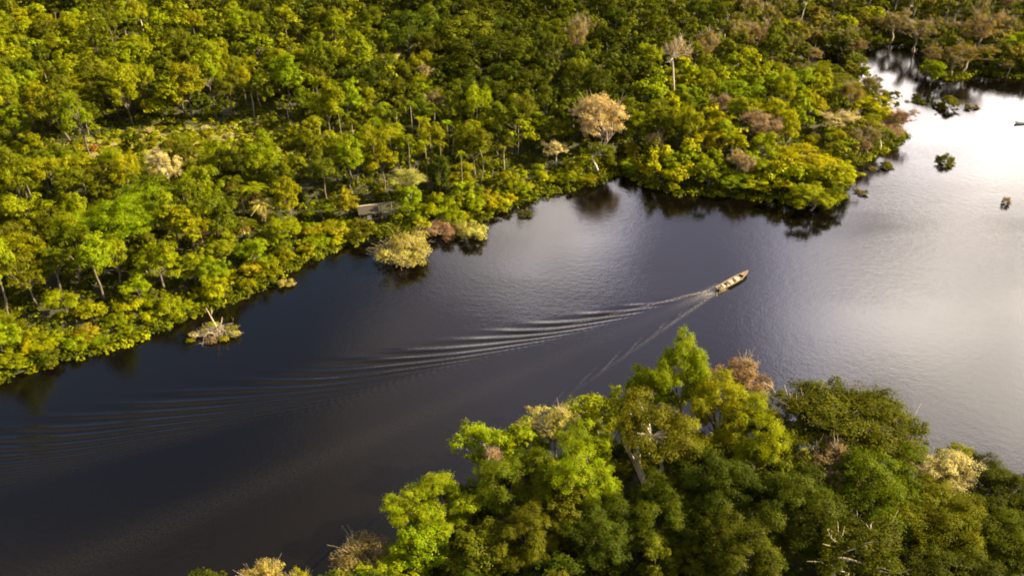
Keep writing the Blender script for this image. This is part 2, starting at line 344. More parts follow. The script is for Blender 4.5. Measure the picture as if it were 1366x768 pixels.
# ------------------------------------------------------------------ tree prototypes
rng = np.random.default_rng(7)
def unit(v): return v / np.maximum(np.linalg.norm(v, axis=-1, keepdims=True), 1e-9)
def leaves_at(P, Nrm, size, wid, rg):
    n = len(P); a = unit(np.cross(Nrm, rg.normal(size=(n, 3)))); b = np.cross(Nrm, a)
    s = size * rg.uniform(0.65, 1.25, (n, 1))
    V = np.stack([P - a * s * 0.5, P + b * s * wid, P + a * s * 0.5, P - b * s * wid], 1)
    return V.reshape(-1, 3)
def quads(n): return np.arange(n * 4).reshape(-1, 4)
def crown_points(rg, R, Hc, zc, nclump, nleaf, style):
    """leaf positions and normals of a crown: clumps spread through an uneven ellipsoid"""
    d = unit(rg.normal(size=(nclump * 3, 3))); d = d[d[:, 2] > (-0.62 if style != 'flat' else -0.15)][:nclump]; n = len(d)
    ph = rg.uniform(0, 6.28, 4); ang = np.arctan2(d[:, 1], d[:, 0])
    lump = 1 + 0.20 * np.sin(2 * ang + ph[0]) + 0.16 * np.sin(3 * ang + ph[1]) + 0.14 * np.sin(5 * ang + 3 * d[:, 2] + ph[2])
    rad = rg.uniform(0.35, 1.0, n) ** 0.45
    ax = np.array([R * 0.80, R * 0.80, Hc * 0.5 * 0.80])
    c = d * (rad * lump)[:, None] * ax
    if style == 'flat':
        lev = np.round(c[:, 2] / (Hc * 0.24)) * Hc * 0.24; c[:, 2] = lev + rg.normal(0, 0.12, n)
    if style == 'cone':
        tt = np.clip((c[:, 2] / (Hc * 0.4) + 1) / 2, 0, 1); c[:, :2] *= (1.12 - 0.75 * tt)[:, None]
    c[:, 2] += zc
    rc = R * rg.choice([0.13, 0.19, 0.25, 0.33, 0.4], n) * (34 / max(n, 30)) ** 0.33
    per = np.maximum((nleaf * rc ** 2 / np.sum(rc ** 2)).astype(int), 6)
    idx = np.repeat(np.arange(n), per); m = len(idx)
    e = unit(rg.normal(size=(m, 3))); e[:, 2] = np.where(e[:, 2] < -0.2, -e[:, 2] * 0.6, e[:, 2])
    fl = 0.42 if style == 'flat' else 0.78
    ks = 15; sub = unit(rg.normal(size=(n, ks, 3))); sub[..., 2] = np.where(sub[..., 2] < -0.25, -sub[..., 2] * 0.5, sub[..., 2])
    sub *= rg.uniform(0.6, 1.15, (n, ks, 1)); si = rg.integers(ks, size=m)                      # leafy sprays that stand out of each clump
    off = sub[idx, si] * 0.85 + rg.normal(0, 0.17, (m, 3)); e = unit(off)
    q = c[idx] + off * rc[idx][:, None] * np.array([1, 1, fl])
    nr = unit(e * 0.7 + np.array([0, 0, 0.5]) + rg.normal(0, 0.30, (m, 3)))
    return q, nr, c
def branch_mb(mb, rg, p0, p1, r0, r1, sag=0.0, k=5):
    p0, p1 = Vector(p0), Vector(p1); pts = []; L_ = (p1 - p0).length
    for i in range(5):
        f = i / 4; j = Vector(rg.normal(0, 0.022 * L_, 3)) if 0 < i < 4 else Vector((0, 0, 0))
        pts.append(p0.lerp(p1, f) + j + Vector((0, 0, sag * math.sin(math.pi * f))))
    mb.tube(pts, [r0 + (r1 - r0) * i / 4 for i in range(5)], k, cap=False)
class Proto: pass
def tree_proto(seed, R, H, Hc, style='round', nclump=34, nleaf=6000, leaf=0.5, wid=0.30, bark=None, limbs=9, twigs=0, trunk_r=None, name='tree', clear=0.5, multi=1):
    rg = np.random.default_rng(seed); p = Proto(); p.R, p.H, p.zc = R, H, H - Hc * 0.5
    q, nr, c = crown_points(rg, R, Hc, p.zc, nclump, nleaf, style)
    p.crown = fast_mesh(name + '_crown', leaves_at(q, nr, leaf, wid, rg), quads(len(q)), LEAF)
    mb = MB(); tr = trunk_r or max(0.12, R * 0.055)
    fork = Vector((rg.normal(0, 0.05) * H, rg.normal(0, 0.05) * H, H - Hc * (1.0 - 0.25 * clear)))
    for m in range(multi):
        base = Vector((rg.normal(0, 0.5), rg.normal(0, 0.5), -0.6)) if multi > 1 else Vector((0, 0, -0.6))
        f2 = fork + Vector((rg.normal(0, 0.25) * R, rg.normal(0, 0.25) * R, rg.normal(0, .5))) if multi > 1 else fork
        branch_mb(mb, rg, base, f2, tr * (0.8 if multi > 1 else 1.25), tr * 0.7, 0, 7)
        if multi > 1: branch_mb(mb, rg, f2, fork, tr * 0.6, tr * 0.4)
    order = rg.permutation(len(c))[:limbs]
    for i in order:
        branch_mb(mb, rg, fork, c[i], tr * 0.55, tr * 0.12, 0.03 * R)
    for i in range(twigs):                                   # fine bare wood seen between thin leaves
        a = c[order[rg.integers(len(order))]]; b = a + Vector(unit(a - np.array([0, 0, p.zc - Hc * 0.4]))) * float(R * rg.uniform(0.2, 0.5)) + Vector(rg.normal(0, 0.12 * R, 3))
        mb.tube([Vector(a), Vector(a).lerp(Vector(b), 0.5) + Vector(rg.normal(0, 0.04 * R, 3)), b], [min(tr * 0.16, 0.05), min(tr * 0.11, 0.035), 0.014], 4, cap=False)
    p.trunk = mb.mesh(name + '_trunk', bark or BARK, True)
    return p
def frond_points(rg, n, Lf, droop, leaf_n, up0, up1):
    P, Nn, A = [], [], []
    for i in range(n):
        az = 2 * math.pi * (i + rg.uniform(-.3, .3)) / n; el = rg.uniform(up0, up1); L1 = Lf * rg.uniform(0.8, 1.1)
        h = np.array([math.cos(az), math.sin(az), 0]); sd = np.array([-h[1], h[0], 0])
        for j in range(leaf_n):
            f = (j + 1) / leaf_n; p = h * L1 * (f * math.cos(el) ) * (1 - 0.12 * f) + np.array([0, 0, L1 * (math.sin(el) * f - droop * f * f)])
            w = (0.16 + 0.34 * math.sin(math.pi * min(1, f * 0.95 + 0.05))) * 0.75
            for sgn in (-1, 1):
                a = unit(sd * sgn + h * 0.75 + np.array([0, 0, -0.35])); P.append(p + a * w * L1 * 0.36); A.append(a * w * L1 * 0.75); Nn.append(np.cross(a, h))
    return np.array(P), np.array(A), unit(np.array(Nn))
def palm_proto(seed, H, Lf, n, droop, skirt=False, name='palm', r=0.085, up=(-0.1, 1.2)):
    rg = np.random.default_rng(seed); p = Proto(); p.R, p.H, p.zc = Lf * 0.9, H, H - Lf * 0.15
    P, A, Nn = frond_points(rg, n, Lf, droop, 13, *up); top = np.array([0, 0, H - Lf * 0.45])
    b = np.cross(Nn, unit(A)) * 0.10 * Lf / 2.6
    V = np.stack([P - A * .5, P + b, P + A * .5, P - b], 1).reshape(-1, 3) + top
    p.crown = fast_mesh(name + '_crown', V, quads(len(P)), LEAF)
    mb = MB(); bend = rg.normal(0, 0.03, 2) * H
    mb.tube([(0, 0, -0.5), (bend[0], bend[1], H * 0.35), (bend[0] * .6, bend[1] * .6, H * 0.7), (0, 0, H - Lf * 0.42)], [r * 1.3, r, r * 0.95, r * 0.8], 7)
    p.trunk = mb.mesh(name + '_trunk', DRYBARK, True); p.skirt = None
    if skirt:
        P, A, Nn = frond_points(rg, 13, Lf * 0.85, 1.05, 9, -0.9, -0.35); b = np.cross(Nn, unit(A)) * 0.16
        V = np.stack([P - A * .5, P + b, P + A * .5, P - b], 1).reshape(-1, 3); V[:, :2] *= 0.62; V = V + top - np.array([0, 0, 0.2])
        p.skirt = fast_mesh(name + '_dead_fronds', V, quads(len(P)), DEADFROND)
    return p

PR = {}
PR['round'] = [tree_proto(10 + i, 5, 13, 10 + i % 3, 'round', 36 + 4 * i, 11000, 0.40, name='broadleaf') for i in range(6)]
PR['oval'] = [tree_proto(30 + i, 4, 14, 10, 'oval', 36, 9000, 0.4, name='oval') for i in range(3)]
PR['flat'] = [tree_proto(40 + i, 6, 13, 7.0, 'round', 36, 9500, 0.42, name='umbrella', clear=0.9) for i in range(3)]
PR['cone'] = [tree_proto(50 + i, 4.5, 17, 11, 'cone', 40, 9000, 0.4, name='conical', clear=0.8) for i in range(2)]
PR['big'] = [tree_proto(60 + i, 8, 17, 13.5, 'round', 90 + 8 * i, 62000, 0.26, name='large', limbs=14) for i in range(5)]
PR['airy'] = [tree_proto(70 + i, 7, 17, 9, 'round', 54, 17000, 0.33, name='airy', limbs=20, twigs=40, clear=0.8, bark=PALEBARK) for i in range(3)]
PR['airflat'] = [tree_proto(76 + i, 7.5, 19, 9.5, 'flat', 70, 26000, 0.34, name='airy_umbrella', limbs=22, twigs=16, clear=0.9) for i in range(2)]
PR['dry'] = [tree_proto(80 + i, 5.5, 15, 9, 'round', 60, 13000, 0.32, 0.24, name='dry', limbs=22, twigs=120, bark=DRYBARK) for i in range(3)]
PR['fulldry'] = [tree_proto(86, 5.5, 15, 12.5, 'round', 84, 20000, 0.32, 0.24, name='full_dry', limbs=30, twigs=80, bark=DRYBARK)]
PR['bare'] = [tree_proto(90 + i, 4.5, 19, 7, 'cone' if i else 'round', 26, 1900, 0.36, 0.22, name='bare', limbs=18, twigs=150, bark=PALEBARK, clear=1.0) for i in range(2)]
PR['shrub'] = [tree_proto(100 + i, 3, 4.2, 4.2, 'round', 26, 4200, 0.32, name='shrub', limbs=8, trunk_r=0.12) for i in range(4)]
PR['brush'] = [tree_proto(110 + i, 4, 5.5, 5.2, 'round', 40, 6500, 0.30, 0.24, name='brush', limbs=16, twigs=110, trunk_r=0.10, bark=DRYBARK, multi=4) for i in range(3)]
PR['pear'] = [tree_proto(120, 3.6, 10.5, 9.8, 'cone', 40, 7000, 0.36, name='pear')]
PR['stems'] = [tree_proto(125, 8, 19, 9, 'round', 56, 20000, 0.35, name='many_stemmed', limbs=10, clear=1.0, multi=5, bark=PALEBARK)]
PR['palm'] = [palm_proto(130 + i, 15, 2.7, 13, 0.85) for i in range(3)]
PR['fan'] = [palm_proto(140 + i, 11, 3.6, 18, 0.75, True, 'fan_palm', 0.22) for i in range(3)]
PR['bigpalm'] = [palm_proto(150 + i, 9, 5.0, 14, 0.55, False, 'feather_palm', 0.2, (0.3, 1.4)) for i in range(2)]

TINT = {  # leaf colours of the kinds of tree; darkest and brightest also stand in for lighting
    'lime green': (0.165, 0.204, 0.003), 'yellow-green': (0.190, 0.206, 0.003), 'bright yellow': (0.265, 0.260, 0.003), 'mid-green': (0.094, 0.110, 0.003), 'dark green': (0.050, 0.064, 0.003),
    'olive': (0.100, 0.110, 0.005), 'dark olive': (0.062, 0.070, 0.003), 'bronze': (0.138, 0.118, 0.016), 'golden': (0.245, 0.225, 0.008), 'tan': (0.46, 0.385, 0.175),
    'pinkish brown': (0.23, 0.155, 0.085), 'rust-red': (0.20, 0.095, 0.02), 'straw-yellow': (0.33, 0.30, 0.07), 'brown': (0.165, 0.130, 0.045)}
FORM = {'round': ('broadleaf_tree', 'round-crowned', 'tree'), 'oval': ('broadleaf_tree', 'tall oval', 'tree'), 'flat': ('umbrella_tree', 'flat-topped', 'tree'), 'cone': ('conical_tree', 'tapering', 'tree'),
        'big': ('broadleaf_tree', 'broad many-domed', 'tree'), 'airy': ('sparse_tree', 'thin-leaved', 'tree'), 'airflat': ('umbrella_tree', 'layered thin-leaved', 'tree'), 'dry': ('dry_tree', 'twiggy dry', 'tree'),
        'fulldry': ('dry_tree', 'full-crowned dry', 'tree'), 'bare': ('bare_tree', 'nearly bare white-trunked', 'tree'), 'shrub': ('shrub', 'low domed', 'shrub'), 'brush': ('brush_clump', 'twiggy brush', 'shrub'), 'pear': ('conical_tree', 'pear-shaped', 'tree'),
        'stems': ('broadleaf_tree', 'many-stemmed', 'tree'), 'palm': ('slender_palm', 'thin-trunked', 'palm'), 'fan': ('fan_palm', 'skirted', 'palm'), 'bigpalm': ('feather_palm', 'arching-frond', 'palm')}
items = []       # every plant that stands in the place: position, size, form, colour
def plant(x, y, form, tint, r, H, label=None, group=None, z=None, seed=None):
    items.append(dict(x=x, y=y, form=form, tint=tint, r=r, H=H, label=label, group=group, z=z))
def at_px(px, py, wpx, H, form, tint, label=None, group=None, zf=0.72):
    """a plant whose crown centre the photograph shows at (px, py), wpx wide"""
    p = G(px, py, H * zf); s = PX(p.x, p.y, H * zf)[2]
    plant(p.x, p.y, form, tint, wpx / s / 2 * 1.08, H, label, group)

# ---- plants that stand out in the photograph
A = at_px
A(912, 488, 92, 21, 'big', 'lime green', 'tallest lime green tree standing up at the near bank against the open water')
A(965, 545, 120, 18, 'big', 'yellow-green', 'broad yellow-green tree in the middle of the near bank right of the tallest tree')
A(1020, 590, 100, 17, 'big', 'lime green', 'lime green tree leaning down the right flank of the near bank middle clump')
A(800, 543, 78, 14, 'round', 'lime green', 'bright lime round tree at the near waterline left of the tallest tree')
A(860, 510, 60, 13, 'round', 'yellow-green', 'small yellow-green tree tucked left under the tallest near bank tree')
A(638, 585, 66, 13, 'round', 'lime green', 'pale lime tree jutting over the water at the left end of the near wood')
A(655, 612, 40, 10, 'bare', 'pinkish brown', 'bare pinkish twigs in front of the pale lime tree over the water')
A(745, 562, 80, 13, 'dry', 'straw-yellow', 'straw-yellow twiggy tree at the near waterline left of the bright lime tree')
A(700, 575, 70, 13, 'round', 'yellow-green', 'yellow-green tree between the pale lime tree and the straw-yellow twiggy tree')
A(775, 628, 120, 16, 'big', 'lime green', 'large lime tree hanging forward in the left half of the near wood')
A(690, 640, 110, 14, 'big', 'mid-green', 'mid-green broad tree left of the large hanging lime tree')
A(578, 665, 108, 12, 'big', 'lime green', 'sunlit lime tree at the left corner of the near wood')
A(562, 722, 84, 9, 'round', 'lime green', 'low lime tree below the sunlit corner tree of the near bank')
A(484, 735, 80, 6, 'brush', 'brown', 'brown twiggy bush at the water edge left of the near wood')
A(350, 762, 62, 4.5, 'brush', 'straw-yellow', 'straw-yellow bush alone by the dark water on the near bank, the larger of two')
A(398, 766, 34, 3.5, 'brush', 'golden', 'small golden bush by the dark water on the near bank, the smaller of two')
A(868, 575, 118, 18, 'stems', 'olive', 'olive-leaved tree with several pale stems in the middle of the near wood')
A(1128, 566, 160, 19, 'airflat', 'dark olive', 'dark layered tree spreading against the bright water on the near bank')  # dark olive on this right side also stands in for foreground shade
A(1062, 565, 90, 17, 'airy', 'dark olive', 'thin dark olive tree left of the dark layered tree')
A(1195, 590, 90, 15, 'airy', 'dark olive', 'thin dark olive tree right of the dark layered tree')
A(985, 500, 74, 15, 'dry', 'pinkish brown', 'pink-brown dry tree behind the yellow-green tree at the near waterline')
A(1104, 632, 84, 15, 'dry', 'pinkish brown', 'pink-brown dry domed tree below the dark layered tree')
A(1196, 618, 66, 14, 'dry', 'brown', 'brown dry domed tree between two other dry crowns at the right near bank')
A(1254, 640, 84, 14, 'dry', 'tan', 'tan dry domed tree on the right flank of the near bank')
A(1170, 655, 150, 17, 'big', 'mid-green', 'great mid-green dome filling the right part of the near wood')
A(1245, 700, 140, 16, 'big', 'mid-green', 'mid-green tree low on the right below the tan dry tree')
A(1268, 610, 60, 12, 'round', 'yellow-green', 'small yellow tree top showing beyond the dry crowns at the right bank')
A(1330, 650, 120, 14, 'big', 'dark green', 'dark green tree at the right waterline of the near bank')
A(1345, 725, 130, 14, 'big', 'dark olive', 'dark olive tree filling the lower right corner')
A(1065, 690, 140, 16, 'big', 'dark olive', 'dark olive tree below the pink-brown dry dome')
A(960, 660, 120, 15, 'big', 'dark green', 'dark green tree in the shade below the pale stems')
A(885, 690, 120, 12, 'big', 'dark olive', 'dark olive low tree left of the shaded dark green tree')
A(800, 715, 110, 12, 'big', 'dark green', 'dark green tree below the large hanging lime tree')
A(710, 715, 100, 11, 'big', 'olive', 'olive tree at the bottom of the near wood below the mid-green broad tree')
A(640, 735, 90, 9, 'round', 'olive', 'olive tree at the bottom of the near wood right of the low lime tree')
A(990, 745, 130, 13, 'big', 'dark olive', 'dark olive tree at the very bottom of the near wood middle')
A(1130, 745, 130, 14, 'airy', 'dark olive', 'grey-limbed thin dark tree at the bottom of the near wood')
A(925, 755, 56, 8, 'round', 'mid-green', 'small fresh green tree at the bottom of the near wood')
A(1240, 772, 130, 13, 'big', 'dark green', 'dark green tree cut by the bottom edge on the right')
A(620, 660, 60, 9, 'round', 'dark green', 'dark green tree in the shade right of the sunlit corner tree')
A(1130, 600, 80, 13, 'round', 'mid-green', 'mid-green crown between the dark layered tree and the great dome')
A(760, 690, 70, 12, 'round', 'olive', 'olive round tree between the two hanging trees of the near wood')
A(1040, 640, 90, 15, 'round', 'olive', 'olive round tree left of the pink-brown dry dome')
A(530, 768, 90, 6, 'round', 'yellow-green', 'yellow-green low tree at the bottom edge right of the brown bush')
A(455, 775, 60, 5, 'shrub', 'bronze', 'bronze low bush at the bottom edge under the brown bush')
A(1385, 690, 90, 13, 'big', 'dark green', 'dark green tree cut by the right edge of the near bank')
# far bank
A(800, 154, 70, 20, 'fulldry', 'tan', 'tall tan leafless-looking tree standing out above the dark cove')
A(800, 205, 46, 9, 'airy', 'olive', 'grey-olive small tree at the foot of the tall tan tree')
A(903, 92, 42, 25, 'bare', 'pinkish brown', 'tall bare tree with a white trunk and a small pinkish top')
A(461, 264, 34, 10, 'pear', 'golden', 'golden pear-shaped tree left of the wooden shelter')
A(545, 246, 56, 10, 'dry', 'straw-yellow', 'straw-coloured round tree just behind the wooden shelter')
A(480, 302, 44, 5, 'shrub', 'olive', 'olive round bush in front of the golden pear-shaped tree')
A(538, 322, 82, 7, 'brush', 'straw-yellow', 'large straw-yellow brush standing in the river in front of the shelter')
A(629, 301, 42, 5, 'shrub', 'straw-yellow', 'straw-yellow rounded bush at the river edge right of the shelter')
A(592, 298, 46, 5, 'brush', 'pinkish brown', 'pink-brown brush between the river brush and the rounded bush')
A(480, 78, 46, 22, 'cone', 'yellow-green', 'tall tapering yellow-green tree above the forest behind the shelter')
A(545, 52, 80, 20, 'flat', 'dark green', 'dark tiered tree with flat layers near the top of the forest')
A(622, 45, 92, 22, 'round', 'olive', 'great olive dome near the top of the forest')
A(645, 78, 92, 20, 'round', 'dark green', 'great dark green dome below the olive dome')
A(606, 92, 34, 15, 'bigpalm', 'olive', 'grey-olive feather palm standing between the dark domes')
A(1085, 252, 62, 9, 'round', 'lime green', 'lime tree leaning over the water at the right end of the peninsula shore')
A(1080, 216, 84, 7, 'flat', 'bright yellow', 'flat spreading yellow-green tree near the right end of the peninsula')
A(1015, 178, 56, 12, 'dry', 'pinkish brown', 'pink-brown dry tree in the middle of the peninsula')
A(990, 130, 66, 14, 'round', 'lime green', 'round lime tree on the upper peninsula')
A(1120, 165, 60, 8, 'dry', 'tan', 'tan dry tree on the right flank of the peninsula')
A(1165, 140, 50, 8, 'round', 'bright yellow', 'bright yellow-green tree near the peninsula tip')
A(1192, 155, 34, 6, 'shrub', 'bright yellow', 'yellow-green bush at the very tip of the peninsula')
A(1180, 172, 50, 5, 'brush', 'pinkish brown', 'pink-brown brush under the peninsula tip')
A(1115, 122, 74, 8, 'round', 'olive', 'olive dome beside the far channel')
A(1226, 40, 46, 13, 'dry', 'brown', 'grey-brown dry tree at the head of the far channel')
A(1246, 88, 30, 10, 'round', 'lime green', 'lime bush-like tree on the far right bank by the channel')
A(1290, 72, 60, 11, 'dry', 'bronze', 'bronze dry dome on the far right bank')
A(1310, 40, 50, 18, 'dry', 'brown', 'grey-brown dry tree behind the far right bank')
A(1195, 28, 44, 13, 'dry', 'brown', 'grey-brown dry tree left of the head of the far channel')
A(137, 6, 24, 19, 'bare', 'olive', 'tall tree with a bare pale trunk at the top edge, the left of two')
A(184, 9, 26, 19, 'bare', 'dark olive', 'tall tree with a bare pale trunk at the top edge, the right of two')
A(340, 268, 46, 10, 'fan', 'yellow-green', 'yellow-green skirted palm, tallest of the palm group in front of the clearing')
A(352, 284, 40, 8, 'fan', 'straw-yellow', 'straw-fronded skirted palm at the right of the palm group')
A(322, 272, 42, 9, 'fan', 'mid-green', 'mid-green skirted palm in the middle of the palm group')
A(290, 312, 40, 5.5, 'fan', 'yellow-green', 'low skirted palm with rusty dead fronds, left of the palm group')
A(325, 308, 38, 6, 'fan', 'olive', 'low olive skirted palm in front of the palm group')
A(300, 282, 42, 8, 'fan', 'dark green', 'dark green skirted palm at the back left of the palm group')
A(270, 322, 26, 5, 'fan', 'rust-red', 'rusty small palm at the left foot of the palm group')
A(313, 258, 36, 10, 'fan', 'mid-green', 'mid-green skirted palm behind the palm group')
A(116, 330, 22, 6, 'fan', 'rust-red', 'rusty dead-fronded palm alone near the left shore')
for i, (px, py) in enumerate(((512, 150), (530, 160), (548, 152), (560, 172), (580, 160), (596, 176), (520, 190), (545, 196), (566, 200), (588, 200), (606, 192), (500, 172), (615, 210), (640, 205), (625, 180), (574, 184), (470, 175), (452, 160), (440, 190), (425, 172))):
    A(px, py, 21, 11 + (i * 7 % 5), 'palm', ('yellow-green', 'mid-green', 'lime green')[i % 3], zf=0.9)
for px, py in ((335, 128), (345, 118), (135, 62), (386, 68), (92, 140), (60, 100)):
    A(px, py, 34, 12, 'bigpalm', 'olive', zf=0.85)
for px, py, w in ((65, 300, 40), (150, 345, 44), (160, 300, 120), (210, 345, 60), (110, 260, 90), (40, 290, 80), (30, 345, 70), (200, 270, 90)):
    A(px, py, w, 11 + w * 0.04, 'round' if w < 100 else 'big', ('yellow-green', 'lime green', 'mid-green')[int(px) % 3])
# bushes standing in the open water
for q in ((1267, 134, 30, 5.0, 'shrub', 'olive', 'largest bush island in the open water near the far right bank'),
          (1251, 139, 15, 1.8, 'shrub', 'dark olive', 'low dark end of the largest bush island'),
          (1296, 140, 17, 2.2, 'shrub', 'brown', 'brown round bush in the water right of the largest bush island'),
          (1223, 127, 13, 1.8, 'shrub', 'dark green', 'dark small bush in the water, upper of the pair left of the largest island'),
          (1227, 134, 17, 1.6, 'shrub', 'dark olive', 'dark low bush in the water, lower of the pair left of the largest island'),
          (1211, 134, 8, 1.0, 'brush', 'brown', 'tiny brown tuft in the water left of the dark low bush'),
          (1263, 211, 24, 3.4, 'shrub', 'olive', 'round olive bush alone in the middle of the bright water'),
          (1253, 209, 11, 1.8, 'shrub', 'dark green', 'small dark bush touching the round olive bush in the bright water'),
          (1183, 218, 21, 2.0, 'shrub', 'olive', 'low olive mound in the water under the peninsula tip'),
          (1150, 254, 17, 1.8, 'shrub', 'brown', 'low brown mound in the water right of the leaning lime tree'),
          (1165, 224, 14, 1.2, 'brush', 'brown', 'thin drowned brush in the water beside the low olive mound'),
          (700, 283, 22, 1.8, 'brush', 'dark olive', 'dark drowned brush in the water at the end of the yellow shore'),
          (1343, 266, 12, 2.6, 'brush', 'brown', 'small drowned snag alone in the bright water near the right edge'),
          (380, 375, 20, 2.6, 'shrub', 'straw-yellow', 'straw-yellow tuft standing in the dark shade of the left shore')):
    A(*q, zf=0.5)

# ---- the rest of the forest: spread over the land, a kind for each quarter, leaf tints partly standing in for sun and shade
def dart(P0, P1, spacing, n, rg, keep):
    cell = {}; out = []
    def near(x, y, r):
        i, j = int(x // 8), int(y // 8)
        for a in range(i - 2, i + 3):
            for b in range(j - 2, j + 3):
                for (qx, qy, qr) in cell.get((a, b), ()):
                    if (qx - x) ** 2 + (qy - y) ** 2 < ((r + qr) * 0.5) ** 2: return True
        return False
    for it in items:
        r = min(it['r'] * 1.25, 14); cell.setdefault((int(it['x'] // 8), int(it['y'] // 8)), []).append((it['x'], it['y'], r))
    X = rg.uniform(P0[0], P1[0], n); Y = rg.uniform(P0[1], P1[1], n)
    for x, y in zip(X, Y):
        r = spacing(x, y)
        if r is None or near(x, y, r): continue
        cell.setdefault((int(x // 8), int(y // 8)), []).append((x, y, r)); out.append((x, y, r))
    return out
RG = np.random.default_rng(21)
def in_view(x, y, m=60):
    fw = y * math.cos(_p) + (CAM_H - 8) * math.sin(_p)
    if fw < 5: return False
    px, py, s = PX(x, y, 8); return -m < px < 1366 + m and -60 < py < 768 + 90
cand = RG.uniform((-330, 30), (420, 640), (90000, 2)); csd = shore_sd(cand); ccl = clearing(cand)
ok = csd > -0.6
lut = {}
def zone_pick(px, py, sd, cl, near):
    u = RG.random(); 
    def ch(*opts):
        w = np.array([o[-1] for o in opts], float); return opts[RG.choice(len(opts), p=w / w.sum())]
    if near: return ch(('round', 'dark olive', 3), ('round', 'dark green', 3), ('round', 'olive', 2), ('airy', 'olive', 1))  # near wood: darker leaf tints in place of shade
    if cl > 0.25: return ch(('shrub', 'rust-red', 1), ('shrub', 'straw-yellow', 4), ('shrub', 'golden', 3), ('brush', 'tan', 1), ('shrub', 'yellow-green', 4), ('shrub', 'olive', 2))
    if px > 1130 or (px > 960 and py < 75): return ch(('round', 'olive', 4), ('dry', 'brown', 3), ('round', 'bronze', 3), ('dry', 'bronze', 2), ('dry', 'pinkish brown', 1), ('round', 'dark olive', 3), ('round', 'yellow-green', 1), ('airy', 'olive', 2))
    if sd < 11 and px < 860: return ch(('shrub', 'yellow-green', 4), ('shrub', 'bright yellow', 3), ('shrub', 'lime green', 3), ('shrub', 'golden', 2), ('brush', 'straw-yellow', 1), ('round', 'lime green', 2), ('shrub', 'olive', 1))
    if px > 850 and py > 95: return ch(('round', 'yellow-green', 4), ('round', 'bright yellow', 7), ('round', 'lime green', 5), ('oval', 'lime green', 2), ('dry', 'pinkish brown', 0.5), ('dry', 'straw-yellow', 0.7), ('round', 'olive', 2), ('round', 'mid-green', 2), ('flat', 'yellow-green', 1))  # bright yellow weighted up to stand in for sunlight on the peninsula
    if px > 570 and py < 150: return ch(('round', 'dark green', 5), ('round', 'mid-green', 3), ('round', 'dark olive', 3), ('round', 'olive', 2), ('oval', 'mid-green', 1.5), ('flat', 'dark green', 1), ('dry', 'brown', 0.6))  # dark leaf tints stand in for cloud shadow over these upper woods
    if py < 25: return ch(('round', 'dark green', 4), ('round', 'olive', 3), ('oval', 'dark olive', 2), ('cone', 'olive', 1))  # top strip darkened by leaf tint in place of cloud shadow
    return ch(('round', 'yellow-green', 5), ('round', 'lime green', 3), ('round', 'mid-green', 4), ('round', 'olive', 3), ('oval', 'yellow-green', 2), ('oval', 'mid-green', 2), ('flat', 'yellow-green', 2), ('flat', 'olive', 1), ('cone', 'lime green', 1),
              ('round', 'dark green', 2), ('dry', 'tan', 0.3), ('bigpalm', 'olive', 0.35), ('palm', 'mid-green', 0.5))
info = {}
def spacing_i(i):
    x, y = cand[i]; sd = csd[i]; cl = ccl[i]
    near = y < 115
    px, py, s = PX(x, y, 8)
    if near: return 6.5
    if cl > 0.25: return 3.8
    if sd < 11: return 3.3
    return 5.7 if y < 330 else 6.8
idx = [i for i in range(len(cand)) if ok[i] and in_view(*cand[i])]
key = {(float(cand[i][0]), float(cand[i][1])): i for i in idx}
class Seq:
    def __init__(s): s.a = None
def scatter():
    cell = {}; out = []
    for it in items: cell.setdefault((int(it['x'] // 10), int(it['y'] // 10)), []).append((it['x'], it['y'], min(it['r'] * 1.5, 15)))
    for i in idx:
        x, y = cand[i]; r = spacing_i(i); a0, b0 = int(x // 10), int(y // 10); bad = False
        for a in (a0 - 1, a0, a0 + 1):
            for b in (b0 - 1, b0, b0 + 1):
                for qx, qy, qr in cell.get((a, b), ()):
                    if (qx - x) ** 2 + (qy - y) ** 2 < ((r + qr) * 0.5) ** 2: bad = True; break
        if bad: continue
        cell.setdefault((a0, b0), []).append((x, y, r)); out.append(i)
    return out
SHED = G(503, 286).xy; STEMS = G(868, 655).xy
for i in scatter():
    x, y = cand[i]; sd, cl = csd[i], ccl[i]; px, py, s = PX(x, y, 8); near = y < 115
    if (Vector((x, y)) - SHED).length < 7.5 or (Vector((x, y)) - STEMS).length < 7: continue
    if (Vector((x, y)) - (SHED + Vector((2, -9)))).length < 7: continue
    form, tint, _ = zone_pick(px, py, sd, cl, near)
    if form in ('shrub', 'brush'): r = RG.uniform(2.1, 3.5); H = r * RG.uniform(0.9, 1.5)
    elif form in ('palm',): r = RG.uniform(2.2, 2.8); H = RG.uniform(9, 13)
    elif form == 'bigpalm': r = RG.uniform(3.5, 4.6); H = RG.uniform(8, 13)
    elif form in ('dry', 'airy'): r = RG.uniform(3.6, 5.2); H = RG.uniform(10, 16)
    else: r = RG.uniform(3.2, 5.4); H = RG.uniform(9, 17) * (1.2 if form == 'cone' else 1)
    if form in ('round', 'oval', 'flat', 'cone', 'dry', 'airy'):
        if near: H *= 0.75
        elif sd < 14: H *= 0.62; r *= 0.85
        elif RG.random() < 0.1: H *= 1.35; r *= 1.2
        if y > 330: r *= 1.1
    if cl > 0.25: r *= 0.62; H *= 0.62
    if 1040 < px < 1145 and 62 < py < 116: H = min(H, 2.4); r = min(r, 2.6)
    plant(x, y, form, tint, r, H)

